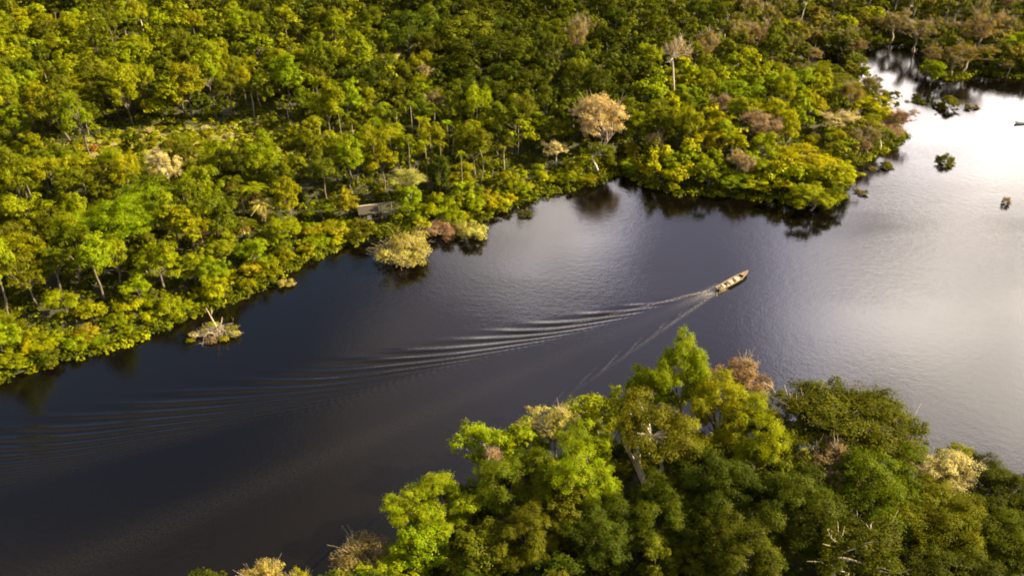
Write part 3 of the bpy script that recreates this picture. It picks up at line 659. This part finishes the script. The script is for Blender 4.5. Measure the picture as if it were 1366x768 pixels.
# ---- heights of the ground under each plant, sizes in the photograph
P_ = np.array([(it['x'], it['y']) for it in items]); sd_ = shore_sd(P_); gz = np.maximum(land_z(sd_, P_), -0.35)
for it, z, sd in zip(items, gz, sd_):
    it['z'] = float(z) - (0.15 * it['H'] if sd < -1.5 and FORM[it['form']][2] == 'shrub' else 0); it['sd'] = float(sd)
    px, py, s = PX(it['x'], it['y'], it['z'] + it['H'] * 0.75); it['px'], it['py'], it['s'] = px, py, s
    it['show'] = it['r'] * s * (1 if -20 < px < 1386 and -25 < py < 800 else 0.02)
by_name = {}
for it in items: by_name.setdefault(FORM[it['form']][0], []).append(it)
single, mass = [], []
LIMIT = {'broadleaf_tree': 300, 'shrub': 280}
for nm, L_ in by_name.items():
    L_.sort(key=lambda q: (q['label'] is None, -q['show'])); k = LIMIT.get(nm, 250)
    single += [q for q in L_[:k] if q['show'] > 1.0 or q['label']]; mass += [q for q in L_[:k] if not (q['show'] > 1.0 or q['label'])] + L_[k:]

# ---- labels: colour, form, and what the plant stands beside
MARKS = [('the wooden shelter', 503, 275), ('the tall tan tree', 800, 150), ('the white-trunked bare tree', 903, 90), ('the dead snag bush', 290, 440), ('the rust-coloured clearing', 260, 200), ('the skirted palm group', 320, 285),
         ('the dark cove', 835, 235), ('the peninsula tip', 1200, 155), ('the far channel', 1190, 70), ('the tall tapering tree', 480, 78), ('the great olive dome', 622, 45), ('the leaning lime tree', 1085, 252),
         ('the largest bush island', 1265, 135), ('the left waterline', 30, 460), ('the left edge woods', 25, 250), ('the upper left woods', 60, 60), ('the slender palm stand', 560, 180), ('the yellow shore', 720, 240), ('the upper woods', 330, 40), ('the upper dark woods', 800, 40),
         ('the upper right woods', 1310, 30), ('the pale-stemmed olive tree', 868, 575), ('the pale lime tree', 638, 585), ('the tan dry dome', 1254, 640), ('the layered dark tree', 1128, 540), ('the brown waterside bush', 484, 735), ('the pond glimpse', 1095, 73), ('the dome beside the peninsula', 990, 130)]
ORD = ['', 'second', 'third', 'fourth', 'fifth', 'sixth', 'seventh', 'eighth', 'ninth', 'tenth', 'eleventh', 'twelfth']
def relation(px, py):
    n, mx, my = min(MARKS, key=lambda m: (px - m[1]) ** 2 + 2.2 * (py - m[2]) ** 2); dx, dy = px - mx, py - my
    if abs(dx) < 14 and abs(dy) < 12: return 'right beside ' + n
    if abs(dx) > 1.6 * abs(dy): return ('right of ' if dx > 0 else 'left of ') + n
    return ('below ' if dy > 0 else 'above ') + n if abs(dx) < 18 else ('lower ' if dy > 0 else 'upper ') + ('right of ' if dx > 0 else 'left of ') + n
used = {}
for it in single:
    if it['label']: continue
    nm, fw, cat = FORM[it['form']]
    size = 'small ' if it['r'] < (2.4 if cat == 'shrub' else 4.0) else 'large ' if it['r'] > (3.0 if cat == 'shrub' else 5.4) else ''
    if cat == 'palm': size = ''
    used.setdefault((size + it['tint'] + ' ' + fw + ' ' + cat, relation(it['px'], it['py'])), []).append(it)
for (head, rel), L_ in used.items():
    L_.sort(key=lambda q: q['px']); n = len(L_)
    for i, q in enumerate(L_):
        rel = rel.replace('-coloured', '')
        if n == 1: q['label'] = head + ' ' + rel
        elif n == 2: q['label'] = head + ' ' + rel + (', left of two', ', right of two')[i]
        else: q['label'] = head + ' ' + rel + ', ' + ('leftmost' if i == 0 else 'rightmost' if i == n - 1 else ORD[min(i, 11)] + ' from left')
GROUPS = {'tree': 'forest trees of the far bank', 'shrub': 'bushes along the banks', 'palm': 'palms of the far bank'}

# ---- put the single plants in place
def place(it, rg):
    nm, fw, cat = FORM[it['form']]; pr = PR[it['form']][rg.integers(len(PR[it['form']]))]
    t = empty(nm, (it['x'], it['y'], it['z']), rg.uniform(0, 6.28))
    sx = it['r'] / pr.R; sz = it['H'] / pr.H; t.scale = (sx, sx * rg.uniform(0.92, 1.08), sz)
    near = it['y'] < 115
    tag(t, it['label'], cat, it['group'] or ('trees of the near bank' if near and cat == 'tree' else GROUPS[cat]))
    jit = rg.uniform(0.85, 1.15); c = TINT[it['tint']]; hj = rg.uniform(-0.06, 0.06)
    stem_name = 'stem' if cat == 'shrub' else 'trunk'; crown_name = 'foliage' if cat == 'shrub' else 'crown'
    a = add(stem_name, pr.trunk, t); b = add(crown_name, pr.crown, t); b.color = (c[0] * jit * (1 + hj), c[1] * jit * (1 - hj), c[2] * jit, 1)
    if getattr(pr, 'skirt', None): add('dead_fronds', pr.skirt, t)
    return t
rg2 = np.random.default_rng(5)
for it in single: place(it, rg2)

# ---- the wood behind and between them that reads as one mass
def build_mass():
    rg = np.random.default_rng(77); VV, TT = [], []
    extra = RG.uniform((-520, 380), (700, 760), (9000, 2)); es = shore_sd(extra); cell = set()
    for (x, y), sd in zip(extra, es):
        k = (int(x // 10), int(y // 10))
        if sd < 12 or k in cell: continue
        if in_view(x, y, 60) and y < 640: continue
        cell.add(k); mass.append(dict(x=x, y=y, r=RG.uniform(4.5, 6.5), H=RG.uniform(11, 17), z=2.5, form='round', tint=('dark green', 'olive', 'mid-green', 'dark olive')[RG.integers(4)], s=1.5))
    for it in mass:
        Hc = it['H'] * 0.68; nl = int(900 * min(1.5, (it['r'] / 4.5) ** 2)); sty = 'flat' if it['form'] == 'flat' else 'round'
        q, nr, c = crown_points(rg, it['r'], Hc, it['H'] - Hc / 2, 20, nl, sty)
        V = leaves_at(q, nr, 0.95, 0.32, rg) + np.array([it['x'], it['y'], it['z']]); VV.append(V)
        TT.append(np.tile(np.array(TINT[it['tint']]) * rg.uniform(0.85, 1.15), (len(V), 1)))
    V = np.concatenate(VV); T = np.concatenate(TT)
    o = add('far_forest', fast_mesh('far_forest', V, quads(len(V) // 4), LEAFT, {'tint': T})); tag(o, 'distant forest canopy running back beyond the single trees', 'forest', kind='stuff')
build_mass()
def build_undergrowth():
    rg = np.random.default_rng(99); P = rg.uniform((-300, 40), (330, 430), (72000, 2)); sd = shore_sd(P); cl = clearing(P)
    keep = (sd > -1.2) & np.array([in_view(*p, 40) for p in P]) & (rg.random(len(P)) < np.where((sd < 16) | (cl > 0.1), 1.0, 0.75))
    keep &= np.hypot(P[:, 0] - SHED.x, P[:, 1] - SHED.y) > 3.2
    P, sd, cl = P[keep], sd[keep], cl[keep]; ext = []
    for line in (far_w, near_w):                                   # thicker growth hanging over the water's edge
        for a, b in zip(line[:-1], line[1:]):
            for f in np.arange(0, (b - a).length, 0.55):
                q = a + (b - a) * (f / (b - a).length); ext.append((q.x + rg.uniform(-2.2, 2.2), q.y + rg.uniform(-2.2, 2.2)))
    ext = np.array([e for e in ext if in_view(*e, 40) and (Vector(e) - SHED).length > 3.2]); es = shore_sd(ext); ext = ext[es > -1.6]
    P = np.concatenate([P, ext]); sd = shore_sd(P); cl = clearing(P); z = np.maximum(land_z(sd, P), -0.2); n = len(P); k = 34
    r = rg.uniform(0.8, 2.2, n) * np.where(cl > 0.2, 0.7, 1.0)
    idx = np.repeat(np.arange(n), k); e = unit(rg.normal(size=(n * k, 3))); e[:, 2] = np.abs(e[:, 2])
    q = np.concatenate([P, z[:, None]], 1)[idx] + e * (r[idx] * rg.uniform(0.5, 1.0, n * k))[:, None]
    nr = unit(e + np.array([0, 0, 0.8]) + rg.normal(0, 0.4, e.shape))
    names = ['mid-green', 'olive', 'yellow-green', 'dark green', 'dark olive']; c1 = np.array([TINT[k_] for k_ in names])[rg.integers(5, size=n)]
    names2 = ['straw-yellow', 'golden', 'yellow-green', 'lime green', 'olive', 'yellow-green']; c2 = np.array([TINT[k_] for k_ in names2])[rg.integers(6, size=n)]
    tint = np.where((cl > 0.2)[:, None], c2, c1) * rg.uniform(0.8, 1.2, (n, 1))
    V = leaves_at(q, nr, 0.78, 0.34, rg)
    o = add('undergrowth', fast_mesh('undergrowth', V, quads(len(q)), LEAFT, {'tint': np.repeat(tint[idx], 4, 0)})); tag(o, 'low undergrowth covering the forest floor and the clearing', 'undergrowth', kind='stuff')
build_undergrowth()

# ------------------------------------------------------------------ dead snag bush in the water
def build_snag():
    p = G(290, 447, 0.3); t = empty('dead_bush', (p.x, p.y, -0.2)); rg = np.random.default_rng(3)
    tag(t, 'dead pale snag with a yellow creeper bush drowned at the left shore', 'dead bush')
    mb = MB()
    mb.tube([(0.3, 0, -0.5), (0.1, 0.3, 2.2), (-0.9, 0.8, 4.8), (-1.6, 1.0, 7.0)], [0.26, 0.2, 0.14, 0.04], 8)
    mb.tube([(-0.9, 0.8, 4.8), (-0.5, 1.1, 6.0), (-0.7, 1.4, 6.6)], [0.12, 0.08, 0.03], 5)
    mb.tube([(0.1, 0.3, 2.2), (1.2, 0.6, 3.4), (1.5, 0.9, 4.6)], [0.2, 0.12, 0.04], 6)
    add('trunk', mb.mesh('snag_trunk', DRYBARK, True), t)
    mb = MB()
    for i in range(60):
        a = rg.uniform(0, 6.28); L_ = rg.uniform(1.8, 5.6); h = rg.uniform(-0.1, 1.5); top = rg.uniform(0.5, 2.2)
        d = Vector((math.cos(a), math.sin(a) * 0.75, 0)); sd = Vector((-d.y, d.x, 0)); w = rg.normal(0, 0.5, 3)
        m1 = d * L_ * 0.35 + sd * w[0] + Vector((0, 0, top)); m2 = d * L_ * 0.7 + sd * w[1] + Vector((0, 0, top * 0.8 + h * 0.3)); e = d * L_ + sd * (w[2] * 1.5) + Vector((0, 0, h))
        mb.tube([(0.2, 0.1, 0.3), m1, m2, e], [0.07, 0.05, 0.035, 0.012], 4, cap=False)
        for q in (m1, m2, m2.lerp(e, 0.5)):
            k1 = q + Vector(rg.normal(0, 0.5, 3)) + Vector((0, 0, 0.2)); mb.tube([q, k1, k1 + Vector(rg.normal(0, 0.45, 3))], [0.03, 0.02, 0.008], 3, cap=False)
    add('branches', mb.mesh('snag_branches', DRYBARK), t)
    P, Nn, T = [], [], []
    for cx, cy, cz, r, n, col in ((-2.4, 0.8, 1.0, 1.5, 520, 'golden'), (-1.2, 1.8, 1.5, 1.5, 420, 'yellow-green'), (2.2, 0.8, 1.1, 1.6, 420, 'olive'), (-4.8, -0.2, 0.7, 1.1, 260, 'tan'), (3.9, -0.2, 0.8, 1.2, 260, 'straw-yellow'), (1.8, -1.6, 0.6, 1.1, 240, 'golden'), (-0.6, -2.2, 0.5, 1.2, 240, 'pinkish brown'), (3.0, 1.6, 1.2, 1.1, 200, 'bronze'), (-5.2, -2.0, 0.4, 0.8, 120, 'yellow-green'), (0.4, 0.8, 1.0, 1.3, 240, 'olive')):
        e = unit(rg.normal(size=(n, 3))); e[:, 2] = np.abs(e[:, 2]); P.append(np.array([cx, cy, cz]) + e * r * rg.uniform(0.4, 1, (n, 1)) * np.array([1.3, 1, 0.75])); Nn.append(unit(e + rg.normal(0, .5, (n, 3)))); T += [TINT[col]] * (n * 4)
    P = np.concatenate(P); Nn = np.concatenate(Nn)
    add('foliage', fast_mesh('snag_foliage', leaves_at(P, Nn, 0.34, 0.26, rg), quads(len(P)), LEAFT, {'tint': np.array(T)}), t)
build_snag()

# ------------------------------------------------------------------ wooden shelter on the bank
def build_shelter():
    p = G(502, 289, 1.0); a = math.radians(16); t = empty('wooden_shelter', (p.x, p.y, 0.55), a)
    tag(t, 'weathered open wooden shelter with half its roof left, among trees on the far bank', 'shelter')
    L_, D_, E, K = 9.0, 4.0, 3.1, 3.9       # length, depth, eaves, ridge
    for x in (-4.4, -1.5, 1.5, 4.4):
        for y in (-D_ / 2, D_ / 2):
            mb = MB(); mb.tube([(x, y, -0.9), (x + 0.03, y, E)], [0.12, 0.10], 7); add('post', mb.mesh('shelter_post', PLANK), t)
    mb = MB()
    for i in range(22):
        if i in (15, 18, 19): continue
        mb.box((-4.4 + i * 0.42, 0, 0.5), (0.38, D_, 0.06))
    add('floor', mb.mesh('shelter_floor', DARKPLANK), t)
    for y, z in ((-D_ / 2, E), (D_ / 2, E), (0, K)):
        mb = MB(); mb.bar((-4.7, y, z), (4.7, y, z), 0.16, 0.16); add('beam', mb.mesh('shelter_beam', PLANK), t)
    for x in (1.5, 2.5, 3.5, 4.4):
        for sy in (-1, 1):
            mb = MB(); mb.bar((x, sy * (D_ / 2 + 0.4), E - 0.18), (x, 0, K + 0.1), 0.12, 0.10); add('rafter', mb.mesh('shelter_rafter', PLANK), t)
    def roof(x0, x1, sy, tone):
        mb = MB(); rg = np.random.default_rng(int(x0 * 10) + 50 + sy); n = int((x1 - x0) / 0.32)
        for i in range(n):
            xa = x0 + (x1 - x0) * i / n; ln = rg.uniform(0.0, 0.35)
            A_ = Vector((xa, 0, K + 0.14 + rg.uniform(0, .04))); B_ = Vector((xa, sy * (D_ / 2 + 0.55 + ln), E - 0.14 - ln * 0.4)); d = (B_ - A_)
            w = (x1 - x0) / n * 0.98; nrm = Vector((0, d.z * sy, -d.y * sy)).normalized() * 0.05
            if nrm.z < 0: nrm = -nrm
            V = [A_, A_ + Vector((w, 0, 0)), B_ + Vector((w, 0, 0)), B_]; V = V + [v + nrm for v in V]
            mb.put(V, [(3,2,1,0),(4,5,6,7),(0,1,5,4),(1,2,6,5),(2,3,7,6),(3,0,4,7)])
        return mb.mesh('shelter_roof', tone)
    add('roof', roof(-4.8, 0.6, -1, THATCH), t); add('roof', roof(-4.8, 2.2, 1, THATCH), t)
    mb = MB(); mb.bar((-4.9, 0, K + 0.24), (2.0, 0, K + 0.22), 0.75, 0.05); add('ridge_cap', mb.mesh('shelter_ridge', PLANK), t)
    mb = MB(); mb.bar((-4.4, -D_ / 2 - 0.14, 1.0), (0.2, -D_ / 2 - 0.14, 1.05), 0.08, 0.14); add('rail', mb.mesh('shelter_rail', PLANK), t)
    mb = MB(); mb.bar((1.6, -D_ / 2 - 0.14, 1.7), (4.4, -D_ / 2 - 0.14, 1.75), 0.08, 0.12); add('rail', mb.mesh('shelter_rail', PLANK), t)
    mb = MB(); mb.box((-2.1, -D_ / 2 + 0.2, 1.45), (1.0, 0.08, 1.2)); o = add('wall_board', mb.mesh('shelter_board', WHITE), t); o['label'] = 'white board filling one bay'
build_shelter()

# ------------------------------------------------------------------ boats
def hull_mesh(L_, B_, D_, name, mat, draft=0.25, thick=0.07):
    """open hull: outer and inner skin and a gunwale between them"""
    n, V, F = 15, [], []
    def ring(f, off):
        x = (f - 0.5) * L_; w = B_ / 2 * (0.72 + 0.28 * min(1, f / 0.35)) * (1 - max(0, (f - 0.55) / 0.45) ** 2.2) ; w = max(w, 0.06) - off
        sheer = D_ + 0.55 * max(0, (f - 0.55) / 0.45) ** 2 + 0.12 * max(0, (0.2 - f) / 0.2); w = max(w, 0.03)
        keel = -draft + 0.5 * max(0, (f - 0.7) / 0.3) ** 2 + (off * 1.2)
        return [(x, -w, sheer), (x, -w * 0.86, (sheer + keel) * 0.45), (x, -w * 0.5, keel), (x, w * 0.5, keel), (x, w * 0.86, (sheer + keel) * 0.45), (x, w, sheer)]
    for off in (0.0, thick):
        for i in range(n): V += ring(i / (n - 1), off)
    o2 = n * 6
    for i in range(n - 1):
        for j in range(5):
            a = i * 6 + j; F.append((a, a + 6, a + 7, a + 1)); b = a + o2; F.append((b, b + 1, b + 7, b + 6))
        for j in (0, 5):
            a = i * 6 + j; F.append((a, a + o2, a + o2 + 6, a + 6) if j == 0 else (a + 6, a + o2 + 6, a + o2, a))
    F.append(tuple(range(6))); F.append(tuple(o2 + k for k in range(5, -1, -1))); e = (n - 1) * 6; F.append(tuple(e + k for k in range(5, -1, -1))); F.append(tuple(o2 + e + k for k in range(6)))
    for k in (0,): pass
    me = bpy.data.meshes.new(name); me.from_pydata(V, [], F); me.update(); me.materials.append(mat); return me
def sack_mesh(seed, sx, sy, sz, mat):
    rg = np.random.default_rng(seed); bm = bmesh.new(); bmesh.ops.create_icosphere(bm, subdivisions=3, radius=0.5)
    for v in bm.verts:
        c = v.co.copy(); q = Vector([math.copysign(abs(k * 2) ** 0.62, k) * 0.5 for k in c])
        n = 0.05 * math.sin(c.x * 13 + seed) * math.cos(c.y * 11 + seed * 2)
        v.co = Vector((q.x * sx, q.y * sy, q.z * sz)) * (1 + n)
        if v.co.z < -0.3 * sz: v.co.z = -0.3 * sz
    me = bpy.data.meshes.new('sack'); bm.to_mesh(me); bm.free(); me.materials.append(mat); me.polygons.foreach_set('use_smooth', [True] * len(me.polygons)); return me
def build_boat():
    a, b = G(957, 387, 0.3), G(997, 365, 0.3); c = (a + b) / 2; h = math.atan2(b.y - a.y, b.x - a.x); L_ = (b - a).length
    t = empty('river_boat', (c.x, c.y, 0), h); tag(t, 'long open wooden boat running across the river with a wake behind it', 'boat')
    add('hull', hull_mesh(L_, 1.85, 0.62, 'boat_hull', HULLP), t)
    for s in (-1, 1):
        mb = MB(); pts = []
        for i in range(13):
            f = i / 12; w = max(0.925 * (0.72 + 0.28 * min(1, f / 0.35)) * (1 - max(0, (f - 0.55) / 0.45) ** 2.2), 0.06)
            pts.append(((f - 0.5) * L_, s * w, 0.62 + 0.55 * max(0, (f - 0.55) / 0.45) ** 2 + 0.12 * max(0, (0.2 - f) / 0.2) + 0.04))
        mb.tube(pts, [0.09] * 13, 6); add('gunwale', mb.mesh('boat_gunwale', BOATW), t)
    mb = MB(); mb.box((-0.08 * L_, 0, 0.06), (L_ * 0.74, 1.25, 0.06)); add('floor', mb.mesh('boat_floor', BOATW), t)
    for f in (0.12, 0.34, 0.56, 0.74):
        mb = MB(); mb.box(((f - 0.5) * L_, 0, 0.50), (0.36, 1.7 if f < 0.7 else 1.25, 0.06)); add('thwart', mb.mesh('boat_thwart', BOATW), t)
    V = [((0.80 - .5) * L_, -0.72, 0.86), ((0.80 - .5) * L_, 0.72, 0.86), ((0.93 - .5) * L_, 0.33, 1.06), ((0.99 - .5) * L_, 0.06, 1.22), ((0.99 - .5) * L_, -0.06, 1.22), ((0.93 - .5) * L_, -0.33, 1.06)]
    mb = MB(); mb.put(V + [(x, y, z - 0.06) for x, y, z in V], [(5,4,3,2,1,0), (6,7,8,9,10,11)] + [(i, (i + 1) % 6, (i + 1) % 6 + 6, i + 6) for i in range(6)]); add('bow_deck', mb.mesh('boat_bow_deck', BOATW), t)
    m = add('outboard_motor', None or (lambda mb: (mb.box((-L_ / 2 - 0.25, 0, 0.95), (0.5, 0.36, 0.42)), mb.box((-L_ / 2 - 0.28, 0, 0.3), (0.18, 0.14, 1.1)), mb.bar((-L_ / 2 - 0.05, 0, 0.95), (-L_ / 2 + 0.6, 0.1, 1.0), 0.05, 0.05), mb.mesh('boat_motor', METAL))[-1])(MB()), t)
    R = Matrix.Rotation(h, 3, 'Z')
    for f, y, sx, sy, sz, mat, lab in ((0.20, 0.15, 0.9, 1.0, 0.8, TARP, 'pale bundle nearest the stern of the wooden boat'), (0.42, 0.05, 1.5, 1.45, 0.95, SACK, 'large tan bundle amidships in the wooden boat, sternward of two'),
                                       (0.62, 0.0, 1.5, 1.3, 1.0, TARP, 'large pale bundle amidships in the wooden boat, bowward of two'), (0.52, 0.55, 0.7, 0.5, 0.6, SACK, 'small tan bundle wedged between the two large bundles'), (0.30, -0.35, 0.7, 0.6, 0.55, SACK, 'small tan bundle behind the large bundles in the boat')):
        o = add('cargo_bundle', sack_mesh(int(f * 100), sx, sy, sz, mat)); q = R @ Vector(((f - 0.5) * L_, y, 0)); o.location = (c.x + q.x, c.y + q.y, 0.09 + 0.3 * sz); o.rotation_euler = (0, 0, h); tag(o, lab, 'bundle', 'bundles in the wooden boat')
build_boat()
def build_white_boat():
    p = G(1367, 163, 0.3); t = empty('small_boat', (p.x, p.y, 0), math.radians(186)); tag(t, 'small white boat cut by the right edge on the bright water', 'boat')
    add('hull', hull_mesh(7.0, 1.8, 0.6, 'small_boat_hull', WHITE), t)
    for f in (0.3, 0.6):
        mb = MB(); mb.box(((f - 0.5) * 7, 0, 0.42), (0.35, 1.45, 0.05)); add('thwart', mb.mesh('small_boat_thwart', BOATW), t)
build_white_boat()
print('PLANTS', {k: len(v) for k, v in by_name.items()}, 'single', len(single), 'mass', len(mass))
